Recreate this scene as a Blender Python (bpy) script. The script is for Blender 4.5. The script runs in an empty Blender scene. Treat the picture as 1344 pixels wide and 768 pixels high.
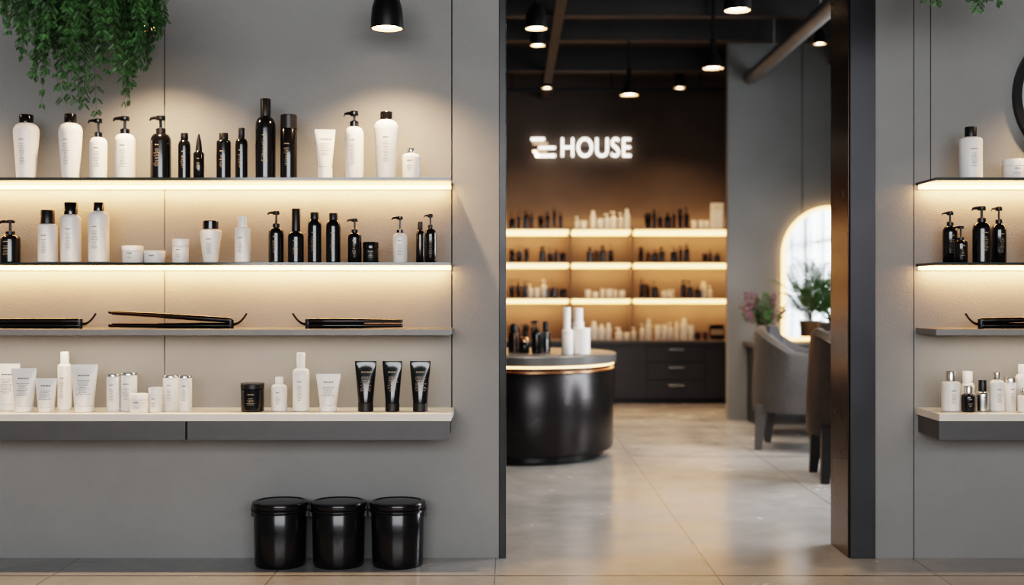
import bpy, bmesh, math, random
from mathutils import Vector, Matrix
random.seed(7)
F=1600.0; H=1.15
def X(px,D): return (px-672)/F*D
def Z(py,D): return H-(py-384)/F*D

# ---------------------------------------------------------------- materials
MATS={}
def mat(name,col,rough=.5,metal=0,nscale=0,namt=0,bump=0,emit=None,es=0,rvar=0,coat=0,bscale=None,spec=None):
    m=bpy.data.materials.new(name); m.use_nodes=True; nt=m.node_tree
    p=nt.nodes['Principled BSDF']
    p.inputs['Base Color'].default_value=(*col,1); p.inputs['Roughness'].default_value=rough
    p.inputs['Metallic'].default_value=metal
    if coat: p.inputs['Coat Weight'].default_value=coat; p.inputs['Coat Roughness'].default_value=.08
    if spec is not None: p.inputs['Specular IOR Level'].default_value=spec
    if emit: p.inputs['Emission Color'].default_value=(*emit,1); p.inputs['Emission Strength'].default_value=es
    if nscale:
        tc=nt.nodes.new('ShaderNodeTexCoord')
        n=nt.nodes.new('ShaderNodeTexNoise'); n.inputs['Scale'].default_value=nscale; n.inputs['Detail'].default_value=6
        nt.links.new(tc.outputs['Object'],n.inputs['Vector'])
        if namt:
            r=nt.nodes.new('ShaderNodeValToRGB')
            r.color_ramp.elements[0].position=.3; r.color_ramp.elements[1].position=.7
            r.color_ramp.elements[0].color=(*[c*(1-namt) for c in col],1)
            r.color_ramp.elements[1].color=(*[min(1,c*(1+namt)) for c in col],1)
            nt.links.new(n.outputs['Fac'],r.inputs['Fac']); nt.links.new(r.outputs['Color'],p.inputs['Base Color'])
        if rvar:
            mr=nt.nodes.new('ShaderNodeMapRange'); mr.inputs['From Min'].default_value=.3; mr.inputs['From Max'].default_value=.7
            mr.inputs['To Min'].default_value=max(0,rough-rvar); mr.inputs['To Max'].default_value=rough+rvar
            nt.links.new(n.outputs['Fac'],mr.inputs['Value']); nt.links.new(mr.outputs['Result'],p.inputs['Roughness'])
        if bump:
            n2=nt.nodes.new('ShaderNodeTexNoise'); n2.inputs['Scale'].default_value=bscale or nscale; n2.inputs['Detail'].default_value=3
            nt.links.new(tc.outputs['Object'],n2.inputs['Vector'])
            b=nt.nodes.new('ShaderNodeBump'); b.inputs['Strength'].default_value=bump; b.inputs['Distance'].default_value=.002
            nt.links.new(n2.outputs['Fac'],b.inputs['Height']); nt.links.new(b.outputs['Normal'],p.inputs['Normal'])
    MATS[name]=m; return m
mat('wallgray',(.25,.248,.245),.75,0,2.2,.07,.8,bscale=180)
mat('groove',(.02,.02,.02),.8,0,5,.1)
mat('taupe',(.080,.065,.056),.8,0,3,.12,.4,bscale=120)
mat('column',(.215,.218,.22),.7,0,2,.06,.4,bscale=150)
mat('ceil',(.010,.009,.009),.8,0,3,.2)
mat('beam',(.014,.012,.011),.6,0,6,.2)
mat('duct',(.18,.18,.18),.4,.2,8,.1)
mat('shelfglass',(.03,.04,.037),.12,0,10,.1)
mat('shelfgray',(.20,.198,.195),.45,0,20,.05)
mat('benchtop',(.76,.70,.63),.35,0,12,.05)
mat('drawer',(.085,.084,.086),.45,0,14,.06)
mat('led',(1,.8,.5),.5,0,30,.02,emit=(1,.58,.26),es=4.2)
mat('ledback',(1,.8,.5),.5,0,30,.02,emit=(1,.54,.22),es=4.0)
mat('sign',(1,.95,.9),.5,0,30,.02,emit=(1,.90,.78),es=3.6)
mat('signwarm',(1,.8,.6),.5,0,30,.02,emit=(1,.55,.3),es=.5)
mat('bulb',(1,.9,.7),.5,0,30,.02,emit=(1,.78,.52),es=18)
mat('white',(.85,.82,.79),.35,0,25,.02)
mat('whitecap',(.89,.87,.84),.28,0,25,.02)
mat('black',(.006,.006,.007),.16,0,25,.1,coat=.3)
mat('blackmatte',(.010,.010,.011),.38,0,25,.1)
mat('silver',(.65,.63,.6),.25,1,25,.05)
mat('inkdark',(.16,.15,.15),.6,0,40,.05)
mat('inklight',(.36,.29,.21),.5,0,40,.05)
mat('copper',(.62,.33,.19),.25,1,20,.08)
mat('frameblack',(.011,.011,.012),.32,.3,6,.15,rvar=.05)
mat('framemetal',(.045,.045,.050),.38,.7,4,.10,rvar=.06)
mat('bronze',(.072,.050,.040),.26,.9,1.2,.10,rvar=.04)
mat('drum',(.036,.033,.034),.28,.75,3,.10,rvar=.04)
mat('drumtop',(.10,.098,.096),.3,0,8,.1)
mat('cabinet',(.030,.032,.038),.4,0,8,.1)
mat('binmetal',(.010,.010,.012),.24,.5,8,.1,rvar=.04,coat=.25)
mat('leaf',(.045,.10,.035),.5,0,9,.5)
mat('leaf2',(.075,.17,.06),.5,0,9,.4)
mat('stem',(.06,.07,.03),.6,0,9,.2)
mat('flower',(.22,.13,.16),.8,0,40,.3)
mat('ceramic',(.10,.098,.10),.4,0,9,.1)
mat('fabric',(.082,.078,.078),.8,0,60,.12,.5,bscale=300)
mat('cushion',(.040,.041,.047),.85,0,60,.12,.5,bscale=300)
mat('leather',(.048,.039,.036),.42,0,20,.15,.3,bscale=90)
mat('darkwood',(.012,.011,.010),.4,0,10,.2)
mat('mirror',(.9,.92,.92),.02,1,5,.01)
mat('shadein',(.75,.60,.44),.5,0,10,.03)
mat('sheer',(.75,.78,.8),.7,0,20,.05)

# floor
fm=bpy.data.materials.new('concretefloor'); fm.use_nodes=True; nt=fm.node_tree; p=nt.nodes['Principled BSDF']
tc=nt.nodes.new('ShaderNodeTexCoord'); sx=nt.nodes.new('ShaderNodeSeparateXYZ'); nt.links.new(tc.outputs['Object'],sx.inputs[0])
def M(op,a,b=None):
    n=nt.nodes.new('ShaderNodeMath'); n.operation=op
    for i,q in enumerate((a,b)):
        if q is None: continue
        if isinstance(q,(int,float)): n.inputs[i].default_value=q
        else: nt.links.new(q,n.inputs[i])
    return n.outputs[0]
def seam(c,off,per):
    fr=M('FRACT',M('DIVIDE',M('ADD',c,off),per)); return M('GREATER_THAN',M('ABSOLUTE',M('SUBTRACT',fr,.5)),.4972)
mask=M('MAXIMUM',seam(sx.outputs[0],10.87,.9),seam(sx.outputs[1],20.25,3.6))
n1=nt.nodes.new('ShaderNodeTexNoise'); n1.inputs['Scale'].default_value=1.8; n1.inputs['Detail'].default_value=9; n1.inputs['Roughness'].default_value=.66
nt.links.new(tc.outputs['Object'],n1.inputs['Vector'])
cr=nt.nodes.new('ShaderNodeValToRGB'); cr.color_ramp.elements[0].position=.28; cr.color_ramp.elements[1].position=.74
cr.color_ramp.elements[0].color=(.27,.268,.265,1); cr.color_ramp.elements[1].color=(.42,.415,.41,1)
nt.links.new(n1.outputs['Fac'],cr.inputs['Fac'])
mx=nt.nodes.new('ShaderNodeMixRGB'); nt.links.new(mask,mx.inputs['Fac']); nt.links.new(cr.outputs['Color'],mx.inputs['Color1'])
mx.inputs['Color2'].default_value=(.15,.14,.13,1); nt.links.new(mx.outputs[0],p.inputs['Base Color'])
mr=nt.nodes.new('ShaderNodeMapRange'); mr.inputs['From Min'].default_value=.3; mr.inputs['From Max'].default_value=.7
mr.inputs['To Min'].default_value=.14; mr.inputs['To Max'].default_value=.30
nt.links.new(n1.outputs['Fac'],mr.inputs['Value']); nt.links.new(mr.outputs['Result'],p.inputs['Roughness'])
p.inputs['Specular IOR Level'].default_value=.7
MATS['floor']=fm

# ---------------------------------------------------------------- builder
class B:
    def __init__(s): s.v=[];s.f=[];s.m=[];s.sm=[];s.names=[]
    def mi(s,n):
        if n not in s.names: s.names.append(n)
        return s.names.index(n)
    def add(s,vs,fs,m,smooth=False):
        o=len(s.v); s.v+= [tuple(q) for q in vs]; i=s.mi(m)
        for f in fs: s.f.append([o+k for k in f]); s.m.append(i); s.sm.append(smooth)
    def box(s,x0,x1,y0,y1,z0,z1,m):
        vs=[(x,y,z) for z in (z0,z1) for y in (y0,y1) for x in (x0,x1)]
        s.add(vs,[(0,2,3,1),(4,5,7,6),(0,1,5,4),(2,6,7,3),(0,4,6,2),(1,3,7,5)],m)
    def rings(s,rs,m,smooth=True,cap=(True,True),closed=True):
        n=len(rs[0]); vs=[q for r in rs for q in r]; fs=[]
        for i in range(len(rs)-1):
            for j in range(n if closed else n-1):
                k=(j+1)%n; fs.append((i*n+j,i*n+k,(i+1)*n+k,(i+1)*n+j))
        if cap[0]: fs.append(tuple(range(n))[::-1])
        if cap[1]: fs.append(tuple((len(rs)-1)*n+j for j in range(n)))
        s.add(vs,fs,m,smooth)
    def lathe(s,prof,m,c=(0,0,0),seg=28,sy=1,cap=(True,True)):
        s.rings([[(c[0]+r*math.cos(2*math.pi*j/seg),c[1]+sy*r*math.sin(2*math.pi*j/seg),c[2]+z) for j in range(seg)] for r,z in prof],m,cap=cap)
    def tube(s,pts,r,m,seg=8):
        pts=[Vector(q) for q in pts]; rs=[]
        for i,q in enumerate(pts):
            t=(pts[min(i+1,len(pts)-1)]-pts[max(i-1,0)]).normalized()
            up=Vector((0,0,1)) if abs(t.z)<.9 else Vector((1,0,0))
            a=t.cross(up).normalized(); b=t.cross(a)
            rr=r[i] if isinstance(r,(list,tuple)) else r
            rs.append([q+rr*(a*math.cos(2*math.pi*j/seg)+b*math.sin(2*math.pi*j/seg)) for j in range(seg)])
        s.rings(rs,m)
    def obj(s,name,loc=(0,0,0),rz=0,bevel=0,parent=None,scale=None):
        me=bpy.data.meshes.new(name); me.from_pydata(s.v,[],s.f)
        for n in s.names: me.materials.append(MATS[n])
        me.polygons.foreach_set('material_index',s.m); me.polygons.foreach_set('use_smooth',s.sm)
        bm=bmesh.new(); bm.from_mesh(me); bmesh.ops.recalc_face_normals(bm,faces=bm.faces); bm.to_mesh(me); bm.free()
        me.set_sharp_from_angle(angle=math.radians(38)); me.update()
        o=bpy.data.objects.new(name,me); bpy.context.collection.objects.link(o)
        o.location=loc; o.rotation_euler=(0,0,rz)
        if scale: o.scale=scale
        if bevel:
            mo=o.modifiers.new('bev','BEVEL'); mo.width=bevel; mo.segments=2; mo.limit_method='ANGLE'
        if parent: o.parent=parent
        return o
def area(name,loc,rot,sx_,sy_,e,col,parent=None):
    l=bpy.data.lights.new(name,'AREA'); l.shape='RECTANGLE'; l.size=sx_; l.size_y=sy_; l.energy=e; l.color=col
    o=bpy.data.objects.new(name,l); bpy.context.collection.objects.link(o); o.location=loc; o.rotation_euler=rot
    if parent: o.parent=parent
    return o

# ---------------------------------------------------------------- room
W=5.28; WB=5.57; CZ=3.45; BK=13.0
b=B(); b.box(-4.1,4.1,-3.1,BK+.1,-.1,0,'floor'); b.obj('floor')
b=B(); b.box(-4.1,4.1,-3.1,BK+.1,CZ,CZ+.1,'ceil'); b.obj('ceiling')
g=.004; xs=X(216,W); xp=-.258; xe=X(655,W)
b=B(); b.box(-4,xe,W+.012,WB,0,CZ,'groove')
b.box(-4,xe,W,W+.012,0,.6,'wallgray'); b.box(xp,xe,W,W+.012,.6,CZ,'wallgray')
b.box(-4,xs-g/2,W,W+.012,.6,CZ,'wallgray'); b.box(xs+g/2,xp-g*1.4,W,W+.012,.6,CZ,'wallgray')
b.obj('wall_left')
xr=X(1148,W); x1=X(1200,W); x2=X(1222,W)
b=B(); b.box(xr,4,W+.012,WB,0,CZ,'groove')
b.box(xr,x1-g,W,W+.012,0,CZ,'wallgray')
b.box(x1,4,W,W+.012,0,1.6,'wallgray'); b.box(x1,x2-g,W,W+.012,1.6,CZ,'wallgray'); b.box(x2,4,W,W+.012,1.6,CZ,'wallgray')
b.obj('wall_right')
b=B(); b.box(-4.1,-4,-3,W+.3,0,CZ,'wallgray'); b.obj('wall_front_room_west')
b=B(); b.box(4,4.1,-3,W+.3,0,CZ,'wallgray'); b.obj('wall_front_room_east')
b=B(); b.box(-4.1,4.1,-3.1,-3,0,CZ,'wallgray'); b.obj('wall_rear')
b=B(); b.box(-2.6,-2.5,WB,BK,0,CZ,'taupe'); b.obj('wall_back_room_west')
b=B(); b.box(-2.6,4,BK,BK+.1,0,CZ,'taupe'); b.obj('wall_back')
wy0,wy1,wz0,wz1=5.75,8.4,.45,2.7
b=B(); b.box(3.6,3.7,WB,wy0,0,CZ,'column'); b.box(3.6,3.7,wy1,BK,0,CZ,'column')
b.box(3.6,3.7,wy0,wy1,0,wz0,'column'); b.box(3.6,3.7,wy0,wy1,wz1,CZ,'column'); b.obj('wall_back_room_east')
b=B()
for k in range(5):
    y=wy0+.02+(wy1-wy0-.04)*k/4; b.box(3.6,3.66,y-.025,y+.025,wz0,wz1,'frameblack')
for z in (wz0+.02,1.75,wz1-.02): b.box(3.61,3.65,wy0,wy1,z-.02,z+.02,'frameblack')
for k in range(22):
    y=wy0+.06+k*.12; b.box(3.58,3.595,y,y+.045,wz0,wz1,'sheer')
b.obj('window_1')
# grey partition with the styling mirror
cx=X(957,11.0)
b=B(); b.box(cx,3.6,11.012,11.10,0,CZ,'groove')
sx_=X(1053,11.0); b.box(cx,sx_-.004,11.0,11.012,0,CZ,'column'); b.box(sx_+.004,3.6,11.0,11.012,0,CZ,'column')
b.box(cx-.012,cx,11.0,11.10,0,CZ,'column'); b.obj('wall_column')
# door frame
b=B(); b.box(X(1115,W),xr,W-.012,WB,0,CZ,'framemetal'); 
b.box(X(1115,W)-.006,X(1115,W),W+.004,WB,0,CZ,'bronze'); b.obj('trim_door_frame_east',bevel=.002)
b=B(); b.box(xe,xe+.03,W-.006,WB,0,CZ,'frameblack'); b.obj('trim_door_frame_west',bevel=.002)
b=B(); b.box(xe+.03,X(1115,W)-.006,W+.02,WB,3.0,CZ,'frameblack'); b.obj('trim_door_header')
# ceiling structure
b=B()
for y in (6.6,7.5,8.4,9.3,10.2,11.6): b.box(-2.5,3.6,y-.06,y+.06,CZ-.2,CZ,'beam')
for x in (-.6,.35,2.9): b.box(x-.04,x+.04,WB,BK,CZ-.24,CZ-.2,'beam')
b.obj('ceiling_beams')
b=B(); b.tube([(2.15,6.3,3.08),(2.15,11.0-.02,3.08)],.06,'duct',16)
for y in (7,8.5,10): b.box(2.145,2.155,y-.01,y+.01,3.13,CZ-.0,'duct')
b.obj('ventilation_duct')
b=B(); b.box(-.2,2.4,12.3,12.34,3.18,3.22,'frameblack')
for x in (0,1,1.9): b.box(x-.01,x+.01,12.31,12.33,3.2,CZ,'frameblack')
b.obj('lighting_track')

# ---------------------------------------------------------------- wall shelving
SF=5.03
zt=Z(235,5.10); z2=Z(345,5.10); z3=Z(431.5,5.10); zb=Z(540,5.10)
WARM=(1,.50,.20)
def shelfset(xa,xb,splits,xl):
    for z,n in ((zt,'glass_shelf'),(z2,'glass_shelf')):
        b=B(); b.box(xa,xb,SF,W,z-.012,z,'shelfglass')
        b.box(xa+.01,xb-.01,W-.014,W-.001,z-.028,z-.012,'led'); o=b.obj(n)
        area('bench_fill_light',((xa+xb)/2,W-.045,z-.018),(math.radians(30),0,0),xb-xa-.04,.016,5.6*(xb-xa),WARM,o)
    b=B(); b.box(xa,xb,SF,W,z3-.026,z3,'shelfgray'); o=b.obj('wall_shelf',bevel=.002)
    area('bench_fill_light',((xa+xb)/2,W-.16,z3-.030),(math.radians(0),0,0),xb-xa-.04,.016,1.8*(xb-xa),(1,.74,.50),o)  # added warm fill over the bench; this shelf has no LED strip
    b=B(); b.box(xa,xb+(.004),4.99,W,zb-.03,zb,'benchtop')
    e=[xa]+splits+[xb]
    b.box(xa+.01,xb-.01,5.03,W,zb-.105,zb-.03,'drawer')
    for i in range(len(e)-1): b.box(e[i]+.004,e[i+1]-.004,5.005,5.03,zb-.11,zb-.032,'drawer')
    b.obj('floating_drawer_console',bevel=.0015)
XL=X(595,W)
shelfset(-3.2,XL,[X(244,5.0)-1.35,X(244,5.0)],False)
XRs=X(1202,W)
shelfset(XRs,3.6,[XRs+1.1],True)

# ---------------------------------------------------------------- products
def prof_r(prof,z):
    for (r0,z0),(r1,z1_) in zip(prof,prof[1:]):
        if z0<=z<=z1_ and z1_>z0: return r0+(r1-r0)*(z-z0)/(z1_-z0)
    return prof[-1][0]
def label(b,prof,z0,z1_,ink,rnd,full=.75,sy=1):
    z=z1_; first=True
    while z>z0:
        h=.0042 if first else rnd.choice((.0016,.0016,.0022))
        span=full*(rnd.uniform(.5,.8) if first else rnd.uniform(.35,.9)); a=-span/2
        while a<span/2:
            wdt=min(rnd.uniform(.06,.2),span/2-a); 
            if wdt<.02: break
            pts=[]; n=3
            for zz in (z,z+h):
                r=prof_r(prof,zz)+.0006
                for k in range(n+1):
                    t=a+wdt*k/n-math.pi/2; pts.append((r*math.cos(t),sy*r*math.sin(t),zz))
            b.add(pts,[(k,k+1,n+2+k,n+1+k) for k in range(n)],ink)
            a+=wdt+.03
        z-=h+(.012 if first else .0042); first=False
def bottle(b,r,h,capf=.14,capr=.5,top=1.0,bot=.85,body='white',cap='black',lab=True,rnd=random,sh=.10):
    ch=h*capf; hb=h-ch; rt=r*top; rb=r*bot; rc=r*capr
    pr=[(rb*.85,0),(rb,.004),(rb+(rt-rb)*.5,hb*.45),(rt,hb*(1-sh*1.7)),(rt*.97,hb*(1-sh)),(rt*.82,hb*(1-sh*.4)),(rc*1.02,hb-.001),(rc*.9,hb)]
    b.lathe(pr,body)
    b.lathe([(rc*.9,hb-.001),(rc,hb+.001),(rc,h-.003),(rc*.92,h)],cap)
    if lab: label(b,pr,hb*.25,hb*.68,'inklight' if body in('black','blackmatte') else 'inkdark',rnd)
def pump(b,r,h,bodyf=.7,body='white',cap='black',lab=True,rnd=random,dirn=-1):
    hb=h*bodyf; rc=r*.42
    pr=[(r*.9,0),(r,.004),(r,hb*.82),(r*.96,hb*.9),(r*.75,hb*.97),(rc,hb)]
    b.lathe(pr,body); b.lathe([(rc,hb-.001),(rc*1.1,hb),(rc*1.1,hb+h*.07),(rc*.8,hb+h*.085)],cap)
    b.lathe([(r*.14,hb+h*.08),(r*.14,h-.01)],cap,seg=10)
    b.lathe([(r*.42,h-h*.075),(r*.46,h-h*.06),(r*.44,h-.002),(r*.38,h)],cap,seg=16)
    b.tube([(0,0,h-h*.035),(dirn*r*.6,0,h-h*.03),(dirn*r*1.0,0,h-h*.04),(dirn*r*1.12,0,h-h*.075)],[r*.2,r*.18,r*.14,r*.1],cap)
    if lab: label(b,pr,hb*.25,hb*.72,'inklight' if body in('black','blackmatte') else 'inkdark',rnd)
def jar(b,r,h,lidf=.3,body='white',lid='whitecap',lab=True,rnd=random):
    hb=h*(1-lidf); pr=[(r*.92,0),(r*.97,.003),(r*.97,hb-.002),(r*.93,hb)]
    b.lathe(pr,body); b.lathe([(r*.93,hb),(r,hb+.001),(r,h-.003),(r*.95,h)],lid)
    if lab: label(b,pr,hb*.3,hb*.75,'inklight' if body in('black','blackmatte') else 'inkdark',rnd,full=.9)
def sqtube(b,w,h,body='white',cap='whitecap',capf=.14,lab=True,rnd=random):
    ch=h*capf; r=w*.36; n=24
    b.lathe([(r*.93,0),(r,.002),(r,ch-.002),(r*.9,ch)],cap)
    rs=[]
    for k in range(9):
        t=k/8; z=ch+(h-ch)*t*.93; rx=r*.98+(w*.5-r*.98)*t; ry=(r*.95)*(1-t**1.5)+.0016
        rs.append([(rx*math.cos(2*math.pi*j/n),ry*math.sin(2*math.pi*j/n),z) for j in range(n)])
    rs.append([(w*.5*math.cos(2*math.pi*j/n),.0015*math.sin(2*math.pi*j/n),h) for j in range(n)])
    b.rings(rs,body)
    if lab:
        ink='inklight' if body in('black','blackmatte') else 'inkdark'; z=ch+(h-ch)*.72; first=True
        while z>ch+(h-ch)*.25:
            hh=.005 if first else .002; sp=w*(.4 if first else rnd.uniform(.25,.5)); a=-sp/2
            while a<sp/2:
                wd=rnd.uniform(.004,.011)
                t=(z-ch)/((h-ch)*.93); t1=(z+hh-ch)/((h-ch)*.93)
                def yy(t,x):
                    ry=(r*.95)*(1-t**1.5)+.0016; rx=r*.98+(w*.5-r*.98)*t
                    return -ry*math.sqrt(max(0,1-(x/rx)**2))-.0009
                b.add([(a,yy(t,a),z),(a+wd,yy(t,a+wd),z),(a+wd,yy(t1,a+wd),z+hh),(a,yy(t1,a),z+hh)],[(0,1,2,3)],ink)
                a+=wd+.002
            z-=hh+(.014 if first else .005); first=False
def place(kind,xa,xb,top,base,dy=0,**k):
    D=5.10+dy; s=F/D
    zz={235:zt,345:z2,540:zb}[base]; r=(xb-xa)/2/s; h=(base-top)/s*1.0
    b=B()
    if kind=='bottle': bottle(b,r,h,**k); nm='shampoo_bottle'
    elif kind=='pump': pump(b,r*.95,h,**k); nm='pump_bottle'
    elif kind=='jar': jar(b,r,h,**k); nm='cream_jar'
    elif kind=='tube': sqtube(b,2*r,h,**k); nm='cosmetic_tube'
    elif kind=='spray':
        hb=h*.62; b.lathe([(r*.9,0),(r,.004),(r,hb*.9),(r*.6,hb)],'black'); b.lathe([(r*.6,hb),(r*.62,hb+.004),(r*.5,h*.8),(r*.2,h*.97),(r*.12,h)],'blackmatte')
        label(b,[(r,0),(r,hb)],hb*.3,hb*.7,'inklight',random); nm='spray_bottle'
    b.obj(nm,(X((xa+xb)/2,D),D,zz+.0003),rz=random.uniform(-.12,.12))
BB=dict(body='black',cap='blackmatte')
t=235
place('bottle',18,51,151,t,capf=.13,capr=.55,bot=.75); place('bottle',77,108,150,t,capf=.14,capr=.5,bot=.75)
place('pump',117,141,156,t,bodyf=.69); place('pump',150,178,153,t,bodyf=.72); place('pump',197,225,152,t,bodyf=.72,**BB)
place('bottle',234,250,175,t,capf=.15,capr=.6,bot=1,**BB); place('spray',254,268,176,t)
place('bottle',284,303,175,t,capf=.14,capr=.62,bot=1,sh=.05,**BB); place('bottle',309,325,168,t,capf=.2,capr=.5,bot=1,**BB)
place('bottle',335,362,130,t,capf=.22,capr=.5,bot=.98,sh=.12,**BB); place('bottle',368,390,151,t,capf=.22,capr=.97,bot=1,sh=.01,**BB)
place('tube',413,440,170,t,capf=.24); place('pump',452,478,146,t,bodyf=.77); place('bottle',491,523,147,t,capf=.12,capr=.5,bot=.8)
place('bottle',528,551,195,t,capf=.16,capr=.42,bot=1,cap='silver')
t=345
place('pump',0,27,289,t,bodyf=.66,**BB); place('bottle',50,75,276,t,capf=.26,capr=.72,bot=1,sh=.03,cap='blackmatte'); place('bottle',80,106,266,t,capf=.2,capr=.68,bot=1,sh=.05)
place('bottle',116,143,266,t,capf=.14,capr=.5,bot=1,sh=.09); place('jar',160,188,323,t); place('jar',189,217,329,t,dy=.02); place('jar',226,248,314,t)
place('bottle',262,291,290,t,capf=.2,capr=.7,bot=.66,sh=.05); place('bottle',308,329,284,t,capf=.24,capr=.6,bot=1,sh=.03,cap='whitecap')
place('pump',352,373,277,t,bodyf=.68,**BB); place('bottle',378,399,274,t,capf=.42,capr=.55,bot=1,sh=.12,**BB); place('bottle',404,422,279,t,capf=.14,capr=.62,bot=1,**BB)
place('bottle',428,447,280,t,capf=.14,capr=.6,bot=1,**BB); place('pump',456,475,287,t,bodyf=.68,**BB); place('jar',476,497,318,t,body='blackmatte',lid='black',dy=.03)
place('pump',515,535,284,t,bodyf=.64); place('bottle',546,557,291,t,dy=.06,capf=.2,capr=.6,bot=1,**BB); place('pump',557,573,281,t,bodyf=.7,**BB)
t=540
place('tube',-6,26,479,t,dy=.05); place('tube',15,48,483,t,dy=-.02); place('tube',46,75,496,t,dy=-.02); place('bottle',76,94,464,t,capf=.2,capr=.6,bot=1,sh=.04,cap='whitecap',dy=.07)
place('tube',93,128,478,t,dy=-.02); place('jar',140,157,491,t,lidf=.07,lid='silver'); place('jar',158,180,490,t,lidf=.07,lid='silver',dy=.03)
place('jar',170,195,515,t,dy=-.05); place('jar',195,214,508,t,dy=-.02); place('jar',214,235,494,t,lidf=.07,lid='silver',dy=.05); place('jar',234,252,493,t,lidf=.07,lid='silver')
place('jar',316,347,503,t,lidf=.2,body='black',lid='blackmatte'); place('bottle',356,377,495,t,capf=.2,capr=.5,bot=1,cap='whitecap')
place('bottle',384,406,463,t,capf=.26,capr=.5,bot=1,cap='whitecap',sh=.08); place('tube',415,447,491,t,capf=.18)
for a,c in ((466,494),(502,528),(538,565)): place('tube',a,c,474,t,capf=.18,body='black',cap='blackmatte')
# right side
place('bottle',1259,1289,167,235,capf=.19,capr=.5,bot=1,sh=.05,cap='blackmatte'); place('jar',1316,1345,209,235,lidf=.35,dy=.02); 
place('bottle',1352,1378,160,235,capf=.15,capr=.5,bot=1)
place('pump',1237,1257,277,345,bodyf=.72,dy=.06,**BB); place('pump',1252,1270,297,345,bodyf=.62,dy=-.02,**BB)
place('pump',1276,1301,271,345,bodyf=.72,**BB); place('pump',1301,1321,271,345,bodyf=.7,dy=.06,**BB); place('pump',1350,1374,280,345,bodyf=.7,**BB)
t=540
place('bottle',1236,1260,487,t,capf=.25,capr=.5,bot=1,cap='silver',sh=.05); place('bottle',1261,1279,490,t,dy=.09,capf=.3,capr=.7,bot=1,cap='whitecap')
place('bottle',1262,1280,506,t,dy=-.02,capf=.3,capr=.6,bot=1,body='black',cap='silver'); place('bottle',1281,1298,499,t,dy=.0,capf=.35,capr=.6,bot=1,body='silver',cap='blackmatte')
place('bottle',1299,1318,488,t,capf=.2,capr=.5,bot=1,cap='silver'); place('jar',1318,1334,497,t,dy=.04,lidf=.15,lid='silver'); place('bottle',1333,1352,480,t,capf=.2,capr=.6,bot=1,cap='whitecap',dy=.05)
place('bottle',1336,1352,508,t,capf=.3,capr=.6,bot=1,cap='silver',dy=-.04); place('tube',1365,1395,480,t)

# straighteners
def straightener(name,xtip,xend,ang,flip,y=5.10,copper=True):
    L=abs(xend-xtip)*.94; b=B(); n=16
    def arm(a,zoff,sgn):
        rs=[]; 
        prof=[(0,.008,.005),(.01,.014,.008),(.3,.016,.010),(.45,.018,.012),(.8,.018,.0125),(.97,.015,.012),(1,.008,.006)]
        for u,ry,rz in prof:
            x=L*(1-u); zc=zoff+x*math.tan(a)
            rs.append([(x,ry*math.cos(2*math.pi*j/n),zc+rz*math.sin(2*math.pi*j/n)) for j in range(n)])
        b.rings(rs,'black')
        z0=zoff+sgn*(-.0085)
        pts=[(L*.60,-.012),(L*.97,-.012),(L*.97,.012),(L*.60,.012)]
        vs=[(x,y_,z0+x*math.tan(a)) for x,y_ in pts]+[(x,y_,z0-sgn*.003+x*math.tan(a)) for x,y_ in pts]
        b.add(vs,[(0,1,2,3),(4,5,6,7),(0,1,5,4),(1,2,6,5),(2,3,7,6),(3,0,4,7)],'copper')
        if copper:
            xs_=[L*.03,L*.5,L*.97]; b.tube([(x,-.0165,zoff+x*math.tan(a)+.002) for x in xs_],.0016,'copper',6)
    arm(0,.0127,-1); arm(ang,.035 if ang else .032,1)
    b.lathe([(.012,-.0),(.013,.003),(.013,.036),(.012,.04)],'blackmatte',c=(L*.02,0,0),seg=16)
    pts=[];rr=[]
    for k in range(31):
        u=k/30; pts.append((-.002-.055*u,0,.018+.046*u*u)); rr.append(.0075-.0025*u if k%2 else .0035)
    b.tube(pts,rr,'blackmatte',10)
    o=b.obj(name,(xend,y,z3+.0004))
    if not flip: o.rotation_euler=(0,0,math.pi); 
    return o
def SX(px): return X(px,5.10)
o=straightener('hair_straightener',SX(132),SX(306),.065,False); o.scale=(1,-1,1)
o=straightener('hair_straightener',SX(-85),SX(108),0,False); o.scale=(1,-1,1)
straightener('hair_straightener',SX(537),SX(402),0,True)
straightener('hair_straightener',SX(1425),SX(1285),.02,True)

# ---------------------------------------------------------------- bins
for px in (368,444.5,522):
    b=B(); r=.112
    b.lathe([(r*.93,0),(r*.95,.006),(r*.96,.01),(r,.235),(r*.985,.238)],'binmetal',seg=48)
    b.lathe([(r*1.0,.228),(r*1.05,.230),(r*1.05,.240),(r*1.02,.243)],'binmetal',seg=48)
    b.lathe([(r*1.04,.244),(r*1.055,.247),(r*1.055,.262),(r*1.03,.268),(r*.9,.271),(r*.88,.268),(r*.5,.27),(.001,.272)],'binmetal',seg=48)
    for sgn in (-1,1):
        b.box(sgn*r*1.03-.006,sgn*r*1.03+.006,-.012,.012,.205,.252,'blackmatte')
    b.tube([(r*1.07*math.cos(a),r*1.07*math.sin(a),.236-.006*math.sin(-a)) for a in [-math.pi+ math.pi*k/20 for k in range(21)]],.003,'binmetal',6)
    b.obj('lidded_waste_bin',(X(px,5.155),5.155,0),bevel=0)

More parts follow.
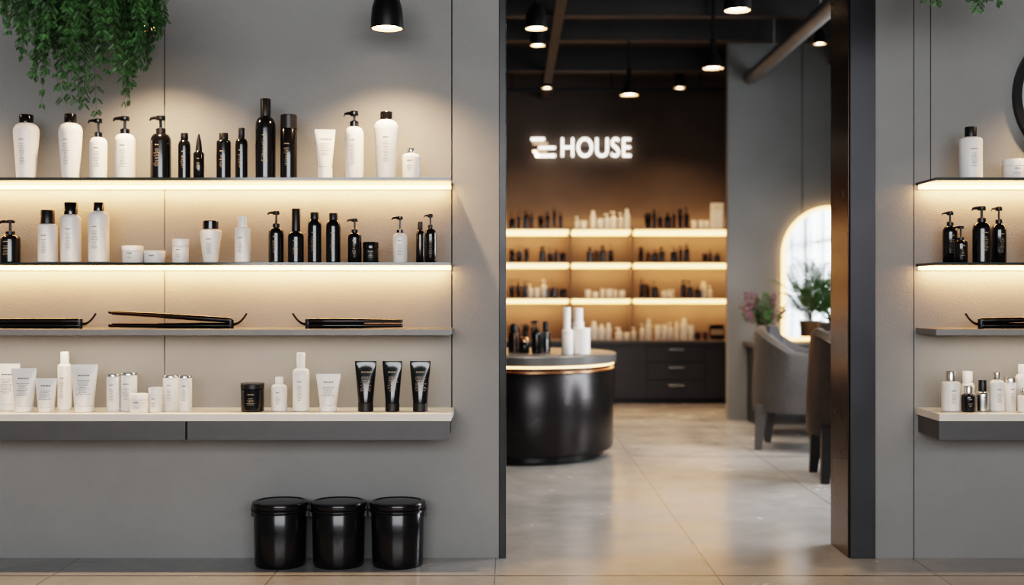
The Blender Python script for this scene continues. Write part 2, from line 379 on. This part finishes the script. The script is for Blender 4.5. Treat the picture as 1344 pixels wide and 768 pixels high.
# ---------------------------------------------------------------- pendants
def pendant(px,py,w,D,power,style='bell',cone=110,hfac=1.6):
    r=w/2*D/F; x=X(px,D); z=Z(py,D); h=r*2*hfac*.55; b=B()
    if style=='bell':
        out=[(r,0),(r*1.0,h*.2),(r*.93,h*.5),(r*.75,h*.78),(r*.45,h*.95),(r*.2,h)]
    elif style=='cone':
        out=[(r,0),(r*.96,h*.06),(r*.5,h*.4),(r*.3,h*.5),(r*.26,h*.95),(r*.1,h)]
    else:
        out=[(r,0),(r,h*.9),(r*.85,h),(r*.2,h*1.02)]
    inn=[(q*.93,zz*.9+.001) for q,zz in out]
    b.lathe(out,'frameblack',seg=32,cap=(False,True)); b.lathe(inn,'shadein',seg=32,cap=(False,True))
    b.rings([[(rr*math.cos(2*math.pi*j/32),rr*math.sin(2*math.pi*j/32),zz) for j in range(32)] for rr,zz in ((r,0),(r*.93,.001))],'frameblack',cap=(False,False))
    q=r*.72; bz=r*.12
    b.lathe([(q*.2,bz),(q*.75,bz+r*.03),(q,bz+r*.12),(q*.85,bz+r*.22),(q*.3,bz+r*.28)],'bulb',seg=20)
    cr_=.004 if D<6 else .011
    b.lathe([(cr_,h*.98),(cr_,CZ-z-.02)],'frameblack',seg=8)
    b.lathe([(.05,CZ-z-.025),(.05,CZ-z)],'frameblack',seg=20)
    o=b.obj('pendant_lamp',(x,D,z))
    l=bpy.data.lights.new('bulb_light','SPOT'); l.energy=power; l.color=(1,.64,.37) if D<6 or D>12 else (1,.80,.62); l.spot_size=math.radians(cone); l.spot_blend=.8; l.shadow_soft_size=.03
    lo=bpy.data.objects.new('bulb_light',l); bpy.context.collection.objects.link(lo); lo.parent=o; lo.location=(0,0,-.005)
    return o
for px in (508,190,-180,1480): pendant(px,38,43,4.95,68,'bell',128,2.2)
pendant(704,38,30,7.6,80,'bell',110,2); pendant(968,14,36,7.2,80,'bell',110,2); pendant(936,90,29,9.2,90,'cone',110,2.6); pendant(826,125,25,10.2,110,'cone',110,2.8)
pendant(892,116,14,12.1,115,'cyl',120,3); pendant(718,116,14,12.1,115,'cyl',120,3); pendant(706,60,20,9.5,80,'cyl'); pendant(1076,58,16,9.8,80,'bell',110,2.4)

# ---------------------------------------------------------------- hanging ferns
def fern(name,x,y,z,nf,L,seed,spread=1.0):
    rnd=random.Random(seed); b=B()
    b.lathe([(.05,0),(.09,.01),(.12,.10),(.13,.13),(.12,.13),(.10,.10)],'ceramic',seg=24)
    for k in range(3):
        a=k*2.1; b.tube([(.12*math.cos(a),.12*math.sin(a),.12),(0,0,.55)],.0025,'frameblack',5)
    b.tube([(0,0,.55),(0,0,CZ-z)],.0025,'frameblack',5)
    for i in range(nf):
        a=rnd.uniform(0,2*math.pi); q_=rnd.random(); l=L*(.5+.65*(1-q_))*rnd.uniform(.8,1.05); out=(.05+.20*q_)*spread
        pts=[]; n=20; wob=rnd.uniform(-1,1)
        for k in range(n+1):
            u=k/n; rr=.05+out*(1-(1-u)**2)*1.0+.05*u; dz=.13+.07*math.sin(min(u*2.2,1.57))*1.0-l*u**1.5
            aa=a+.35*wob*u
            pts.append(Vector((rr*math.cos(aa),rr*math.sin(aa)*.8,dz)))
        b.tube(pts,[.0018*(1-.7*k/n) for k in range(n+1)],'stem',4)
        for k in range(2,n+1):
            t=(pts[k]-pts[k-1]).normalized(); u=k/n
            side0=t.cross(Vector((math.cos(a+rnd.uniform(-1,1)),math.sin(a),.3))).normalized()
            for sgn in (-1,1):
                tl=.06*(1-.55*u)*rnd.uniform(.7,1.2); dirv=(side0*sgn+t*.9+Vector((rnd.uniform(-.3,.3),rnd.uniform(-.3,.3),-.2))).normalized()
                nrm=dirv.cross(Vector((rnd.uniform(-1,1),rnd.uniform(-1,1),rnd.uniform(-1,1)))).normalized()
                m_=6
                for q in range(m_):
                    c=pts[k]+dirv*tl*(q+.6)/m_
                    for s2 in (-1,1):
                        d=(dirv*.8+nrm*s2*.8).normalized(); ll=.018*(1-.4*q/m_); wd=d.cross(Vector((.3,.8,.4))).normalized()*.0023
                        b.add([c,c+d*ll*.5+wd,c+d*ll,c+d*ll*.5-wd],[(0,1,2,3)],'leaf' if rnd.random()<.6 else 'leaf2')
    return b.obj(name,(x,y,z))
fern('hanging_fern',X(112,4.42),4.42,2.26,135,.54,3,.82)
fern('hanging_fern',X(1264,4.5),4.5,2.315,60,.26,5,.4)

# round mirror on the right
b=B(); 
rs=[]; R=.30
for k in range(49):
    a=2*math.pi*k/48; rs.append([((R+dr)*math.cos(a),dy,(R+dr)*math.sin(a)) for dr,dy in ((-.02,0),(-.02,-.03),(.012,-.03),(.012,0))])
b.rings(rs,'frameblack',cap=(False,False)); 
b.add([((R-.018)*math.cos(2*math.pi*k/48),-.012,(R-.018)*math.sin(2*math.pi*k/48)) for k in range(48)],[tuple(range(48))],'mirror')
b.obj('round_mirror',(X(1328,W)+R+.012,W-.001,2.0))

# ---------------------------------------------------------------- reception drum
b=B(); cxd,cyd=.12,8.72
zt_=.725
b.lathe([(.50,0),(.53,.01),(.53,.055)],'frameblack',seg=96,sy=1.15)
b.lathe([(.56,.05),(.592,.06),(.60,.075),(.606,.60),(.60,.612)],'drum',seg=96,sy=1.15)
b.lathe([(.598,.610),(.612,.614),(.612,.624),(.598,.628)],'copper',seg=96,sy=1.15)
b.lathe([(.590,.626),(.590,.648)],'drum',seg=96,sy=1.15)
b.lathe([(.600,.646),(.606,.648),(.606,.658),(.600,.660)],'ledback',seg=96,sy=1.15)
b.lathe([(.60,.660),(.622,.664),(.624,zt_-.006),(.615,zt_),(.30,zt_),(.001,zt_)],'drumtop',seg=96,sy=1.15)
b.obj('reception_desk',(cxd,cyd,0))
def cp(kind,px,w,top,base_,D,**k):
    s=F/D; b=B(); h=(base_-top)/s; r=w/2/s
    if kind=='b': bottle(b,r,h,lab=False,**k); n='lotion_bottle'
    elif kind=='j': jar(b,r,h,lab=False,**k); n='cream_jar'
    else: pump(b,r,h,lab=False,**k); n='pump_bottle'
    b.obj(n,(X(px,D),D,zt_+.0005))
cp('b',744,13,400,460,8.55,capf=.45,capr=.75,bot=1,cap='whitecap'); cp('b',759,15,399,456,8.75,capf=.3,capr=.8,bot=1,cap='whitecap',sh=.03)
cp('j',763,24,426,460,8.42,lidf=.12); cp('j',745,15,428,460,8.35,lidf=.15)
cp('j',711,24,430,456,8.7,body='black',lid='blackmatte'); cp('p',704,13,415,458,8.5,body='black'); cp('b',716,12,418,456,8.9,capf=.3,capr=.6,bot=1,**BB)
cp('b',675,16,420,457,8.7,capf=.25,capr=.6,bot=1,body='bronze',cap='blackmatte'); cp('j',688,14,437,457,8.6,body='black',lid='copper')

# ---------------------------------------------------------------- back cabinet and shelves
CF=12.6; czt=Z(447,12.6)
b=B(); ca=-1.4; cb=2.5; BY=BK-.003
b.box(ca,cb,CF+.02,BY,.05,czt-.03,'cabinet'); b.box(ca,cb,CF-.01,BY,czt-.03,czt,'drawer'); b.box(ca,cb,CF+.06,BY,0,.05,'frameblack')
xd=[-1.4,-.8,-.2,X(760,CF),X(806,CF),X(849,CF),X(926,CF),cb]
for i in range(len(xd)-1):
    if i==5:
        for k in range(3):
            z0=.06+(czt-.1)*k/3; z1_=.06+(czt-.1)*(k+1)/3
            b.box(xd[i]+.006,xd[i+1]-.006,CF,CF+.02,z0+.006,z1_-.006,'cabinet'); xm=(xd[i]+xd[i+1])/2
            b.box(xm-.08,xm+.08,CF-.02,CF,z1_-.06,z1_-.048,'silver')
    else: b.box(xd[i]+.006,xd[i+1]-.006,CF,CF+.02,.066,czt-.046,'cabinet')
b.obj('storage_cabinet')
zs=[Z(p_,12.7) for p_ in (300,344,391)]
b=B(); segs=[(-1.4,-.45),(-.43,X(747,12.8)),(X(750,12.8),X(828,12.8)),(X(831,12.8),cb)]
for z in zs:
    for a,c in segs:
        b.box(a,c,12.7,BY,z-.014,z,'shelfgray'); b.box(a+.01,c-.01,12.95,12.995,z-.060,z-.014,'ledback')
        b.box(a+.01,c-.01,12.715,12.725,z-.05,z-.014,'ledback')
for x in (-.44,X(748.5,12.8),X(829.5,12.8)): b.box(x-.008,x+.008,12.75,BY,czt,zs[0]+.02,'taupe')
sho=b.obj('illuminated_display_shelves')
for z in zs: area('bench_fill_light',(.55,12.86,z-.068),(math.radians(20),0,0),3.8,.03,28,WARM,sho)
area('bench_fill_light',(.55,12.93,zs[0]+.004),(math.radians(185),0,0),3.8,.03,13,WARM,sho)
def row(z,items,y=12.82):
    b=B(); s=F/y; rnd=random.Random(int(z*100))
    for (xa,xb,c,hp) in items:
        x=xa
        while x<xb:
            w=rnd.uniform(5,9); h=hp*rnd.uniform(.65,1.05)/s; r=w/2/s; q=B()
            mt={'k':'black','w':'white','b':'bronze'}[c]; cpm={'k':'blackmatte','w':'whitecap','b':'blackmatte'}[c]
            kind=rnd.random()
            if hp<16 or kind<.25: jar(q,r,h*.8,body=mt,lid=cpm,lab=False)
            elif kind<.7: bottle(q,r,h,body=mt,cap=cpm,lab=False,capf=.22,capr=.6,bot=1)
            else: pump(q,r,h,body=mt,cap=cpm,lab=False)
            ox=X(x+w/2,y); oy=rnd.uniform(-.02,.02)
            o=len(b.v); b.v+=[(vx+ox,vy+oy,vz) for vx,vy,vz in q.v]
            for f_,m_,s_ in zip(q.f,q.m,q.sm): b.f.append([o+i for i in f_]); b.m.append(b.mi(q.names[m_])); b.sm.append(s_)
            x+=w+rnd.uniform(.8,3)
    b.obj('row_of_hair_products',(0,y,z+.0005))
row(zs[0],[(560,640,'k',30),(668,700,'k',30),(706,728,'k',32),(733,740,'k',24),(755,765,'w',18),(775,822,'w',26),(846,880,'k',26),(882,898,'k',34),(908,925,'w',14)])
row(zs[1],[(560,640,'w',24),(668,690,'k',26),(708,738,'k',22),(770,805,'k',24),(838,872,'k',24),(880,900,'k',26),(922,945,'k',20)])
row(zs[2],[(560,640,'k',24),(668,690,'k',26),(692,712,'w',24),(714,742,'k',22),(768,815,'w',14),(840,862,'k',24),(868,878,'w',14),(893,918,'k',26),(920,930,'w',24)])
row(czt,[(560,640,'w',24),(668,700,'k',26),(775,800,'w',24),(808,832,'w',18),(840,852,'w',30),(860,905,'w',32),(912,925,'b',14)],12.75)
y=12.82; b=B(); b.box(-.06,.06,-.04,.04,0,.27,'white'); b.box(-.055,.055,-.043,-.04,.2,.25,'benchtop'); b.obj('product_box',(X(941,y),y,zs[0]+.0005),bevel=.004)
b=B(); b.box(-.07,.07,-.05,.05,0,.16,'bronze'); b.box(-.06,.06,-.053,-.05,.05,.11,'inklight'); b.obj('product_box',(X(940,y),y,czt+.0005),bevel=.004)

# ---------------------------------------------------------------- sign
e=bpy.data.objects.new('illuminated_sign',None); bpy.context.collection.objects.link(e)
sD=12.95; e.location=(X(697,sD),sD,Z(207,sD))
cu=bpy.data.curves.new('letters','FONT'); cu.body='HOUSE'; cu.size=.3; cu.extrude=.012; cu.offset=-.002; cu.space_character=1.08
to=bpy.data.objects.new('tmp',cu); bpy.context.collection.objects.link(to); bpy.context.view_layer.update()
me=bpy.data.meshes.new_from_object(to.evaluated_get(bpy.context.evaluated_depsgraph_get())); bpy.data.objects.remove(to)
xs_=[v.co.x for v in me.vertices]; ys_=[v.co.y for v in me.vertices]
tw=91/F*sD; th=25/F*sD; ax=min(xs_); ay=min(ys_); kx=tw/(max(xs_)-ax); ky=th/(max(ys_)-ay)
for v in me.vertices: v.co=((v.co.x-ax)*kx,-v.co.z,(v.co.y-ay)*ky)
me.materials.clear(); me.materials.append(MATS['sign'])
lo=bpy.data.objects.new('letters',me); bpy.context.collection.objects.link(lo); lo.parent=e; lo.location=(40/F*sD,.0,.008)
b=B(); w_=22/F*sD
def stroke(x0,x1,z0,z1_,m): b.box(x0,x1,-.012,.012,z0,z1_,m)
stroke(0,w_*.8,th*.90,th*1.04,'sign'); stroke(w_*.1,w_*1.0,th*.68,th*.80,'signwarm'); stroke(w_*.45,w_*1.45,th*.46,th*.58,'sign'); stroke(w_*.1,w_*.95,th*.27,th*.38,'signwarm'); stroke(w_*.3,w_*1.45,th*.03,th*.17,'sign')
b.add([(w_*.1,-.012,th*.36),(w_*.3,-.012,th*.36),(w_*.5,-.012,th*.05),(w_*.3,-.012,th*.05)],[(0,1,2,3)],'sign')
b.obj('logo_strokes',parent=e)
b=B(); b.box(.03,1.0,.012,.047,th*.45,th*.52,'frameblack'); b.obj('mounting_rail',parent=e)

# ---------------------------------------------------------------- arched mirror + console
CT=.712
mx_,mr_=2.87,.44; mz0=.716; mz1=Z(270,10.95)-mr_
out=[(mr_*math.cos(math.pi*k/32),mz1+mr_*math.sin(math.pi*k/32)) for k in range(33)]
loop=[(mr_,mz0)]+out+[(-mr_,mz0)]
def inset(d): 
    r_=mr_-d; return [(r_,mz0+d)]+[(r_*math.cos(math.pi*k/32),mz1+r_*math.sin(math.pi*k/32)) for k in range(33)]+[(-r_,mz0+d)]
b=B(); i1=inset(.035)
b.rings([[(x,10.998,z) for x,z in loop],[(x,10.955,z) for x,z in loop],[(x,10.955,z) for x,z in i1],[(x,10.975,z) for x,z in i1]],'ledback',smooth=False,cap=(False,False))
b.add([(x,10.972,z) for x,z in i1],[tuple(range(len(i1)))],'mirror')
b.obj('arched_led_mirror',(mx_,0,0))
b=B(); b.box(2.08,3.5,10.42,10.998,CT-.04,CT,'drawer'); b.box(2.12,3.46,10.46,10.998,.58,CT-.04,'cabinet'); b.box(2.14,3.44,10.445,10.46,.58,.605,'ledback')
b.box(2.12,2.2,10.5,10.998,0,.58,'cabinet'); b.box(3.38,3.46,10.5,10.998,0,.58,'cabinet'); b.obj('styling_console')
rnd=random.Random(11); b=B(); b.lathe([(.05,0),(.075,.03),(.07,.09),(.04,.13),(.045,.15)],'ceramic',seg=20)
for i in range(60):
    a=rnd.uniform(0,6.28); rr=rnd.uniform(.03,.19); h=rnd.uniform(.22,.40)
    tip=Vector((rr*math.cos(a),rr*.6*math.sin(a),h)); b.tube([(0,0,.13),tip*.55+Vector((0,0,.06)),tip],.002,'stem',4)
    m_='flower' if rnd.random()<.65 else 'leaf2'
    for k in range(12):
        c=tip+Vector((tip.x*.12*(k-4)/4,0,(k-8)*.011)); d=Vector((rnd.uniform(-1,1),rnd.uniform(-1,1),rnd.uniform(.2,1))).normalized()*.034; w=d.cross(Vector((.3,.9,.1))).normalized()*.009
        b.add([c,c+d*.5+w,c+d,c+d*.5-w],[(0,1,2,3)],m_)
b.obj('flower_vase',(X(1000,10.62),10.62,CT+.0005))
b=B(); b.lathe([(.07,0),(.09,.02),(.11,.17),(.10,.18)],'ceramic',seg=20)
for i in range(30):
    a=rnd.uniform(0,6.28); l=rnd.uniform(.38,.70); el=rnd.uniform(.65,1.35); pts=[]
    for k in range(15):
        u=k/14; pts.append(Vector((math.cos(a)*l*u*math.cos(el),math.sin(a)*l*u*math.cos(el)*.4,.17+l*u*math.sin(el)*1.2-.25*u*u*l)))
    b.tube(pts,.003,'stem',4)
    for k in range(3,15):
        t=(pts[k]-pts[k-1]).normalized(); sd=t.cross(Vector((0,0,1))).normalized(); sd.y*=.5
        for sg in (-1,1):
            d=(sd*sg+t*.8+Vector((0,0,-.35))).normalized()*.12*(1-.5*k/15); w=t*.009; c=pts[k]
            b.add([c,c+d*.4+w,c+d,c+d*.4-w],[(0,1,2,3)],'leaf2')
b.obj('potted_palm',(X(1090,10.62),10.62,CT+.0005))

# ---------------------------------------------------------------- chairs
def chair(name,x,y,rz,shell,cush,sc=1.0,topz=.84):
    b=B(); path=[]
    for k in range(7): path.append((.30-.30*k/6,-.28,(k/6)*.25))
    for k in range(1,16): 
        a=-math.pi/2-math.pi*k/16; path.append((.28*math.cos(a),.28*math.sin(a),.25+.75*math.sin(math.pi*k/16)))
    for k in range(7): path.append((.30*k/6,.28,.25*(1-k/6)))
    rs=[]
    for i,(px_,py_,hh) in enumerate(path):
        q0=Vector(path[max(0,i-1)][:2]); q1=Vector(path[min(len(path)-1,i+1)][:2]); t=(q1-q0).normalized(); n_=Vector((t.y,-t.x))
        ztop=.62+(topz-.62)*hh; T=.035; flare=.03*hh
        ring=[]
        for u,z in ((T,.26),(T+.0,.45),(T+flare,ztop-.03),(T*.6+flare,ztop),(-T*.4+flare,ztop),(-T+flare*.8,ztop-.03),(-T,.45),(-T,.26)):
            ring.append((px_+n_.x*u,py_+n_.y*u,z))
        rs.append(ring)
    b.rings(rs,shell)
    def pad(z0,z1_,m,sx0,sx1,sy_):
        rs=[]; n=32
        for u,ins in ((0,.03),(.2,.006),(.5,0),(.8,.006),(1,.035)):
            z=z0+(z1_-z0)*u; ring=[]
            for j in range(n):
                a=2*math.pi*j/n; c,s_=math.cos(a),math.sin(a); e=.45
                ring.append(((sx0+sx1)/2+((sx1-sx0)/2-ins)*abs(c)**e*(1 if c>0 else -1),(sy_-ins)*abs(s_)**e*(1 if s_>0 else -1),z))
            rs.append(ring)
        b.rings(rs,m)
    pad(.27,.38,shell,-.24,.32,.27); pad(.38,.50,cush,-.22,.34,.245); 
    rs=[]
    for u in range(9):
        t=u/8; w=.20*math.sin(math.pi*(.12+.76*t)); z=.50+.34*t
        rs.append([(-.15+.06*math.cos(a)*math.sin(math.pi*(.15+.7*t))-.03*t,(.10+w*.6)*math.sin(a),z) for a in [2*math.pi*j/20 for j in range(20)]])
    b.rings(rs,cush)
    for lx,ly in ((.26,.25),(.26,-.25),(-.22,.2),(-.22,-.2)):
        b.rings([[(lx*f+dx*r_,ly*f+dy*r_,z) for dx,dy in ((-1,-1),(1,-1),(1,1),(-1,1))] for z,r_,f in ((0,.022,1.12),(.31,.042,1.0))],shell if shell=='fabric' else 'darkwood',smooth=False)
    return b.obj(name,(x,y,0),rz=rz,scale=(sc,sc,sc))
chair('salon_armchair',2.13,9.05,-.35,'fabric','cushion',1.07)
chair('salon_armchair',2.30,9.95,-.15,'fabric','cushion',1.05)
chair('salon_armchair',2.17,7.55,-.1,'leather','leather',1.08,.86)

# ---------------------------------------------------------------- lights
area('front_fill_light',(.3,-2.9,2.25),(math.radians(87),0,0),6.5,2.0,355,(.97,.985,1))  # added soft fill behind the camera; the rear wall has no opening
area('window_daylight',(3.95,7.1,1.7),(0,math.radians(90),0),2.6,2.9,560,(.94,.97,1))
w=bpy.data.worlds.new('World'); bpy.context.scene.world=w; w.use_nodes=True
w.node_tree.nodes['Background'].inputs[0].default_value=(.85,.9,1,1); w.node_tree.nodes['Background'].inputs[1].default_value=.8

# ---------------------------------------------------------------- camera
c=bpy.data.cameras.new('camera'); co=bpy.data.objects.new('camera',c); bpy.context.collection.objects.link(co)
co.location=(0,0,H); co.rotation_euler=(math.radians(90),0,0); c.sensor_width=36; c.lens=F/1344*36
c.dof.use_dof=True; c.dof.focus_distance=5.12; c.dof.aperture_fstop=1.5
bpy.context.scene.camera=co
vs=bpy.context.scene.view_settings
try: vs.view_transform='Filmic'; vs.look='High Contrast'
except Exception as ex: print(ex)
vs.exposure=.05
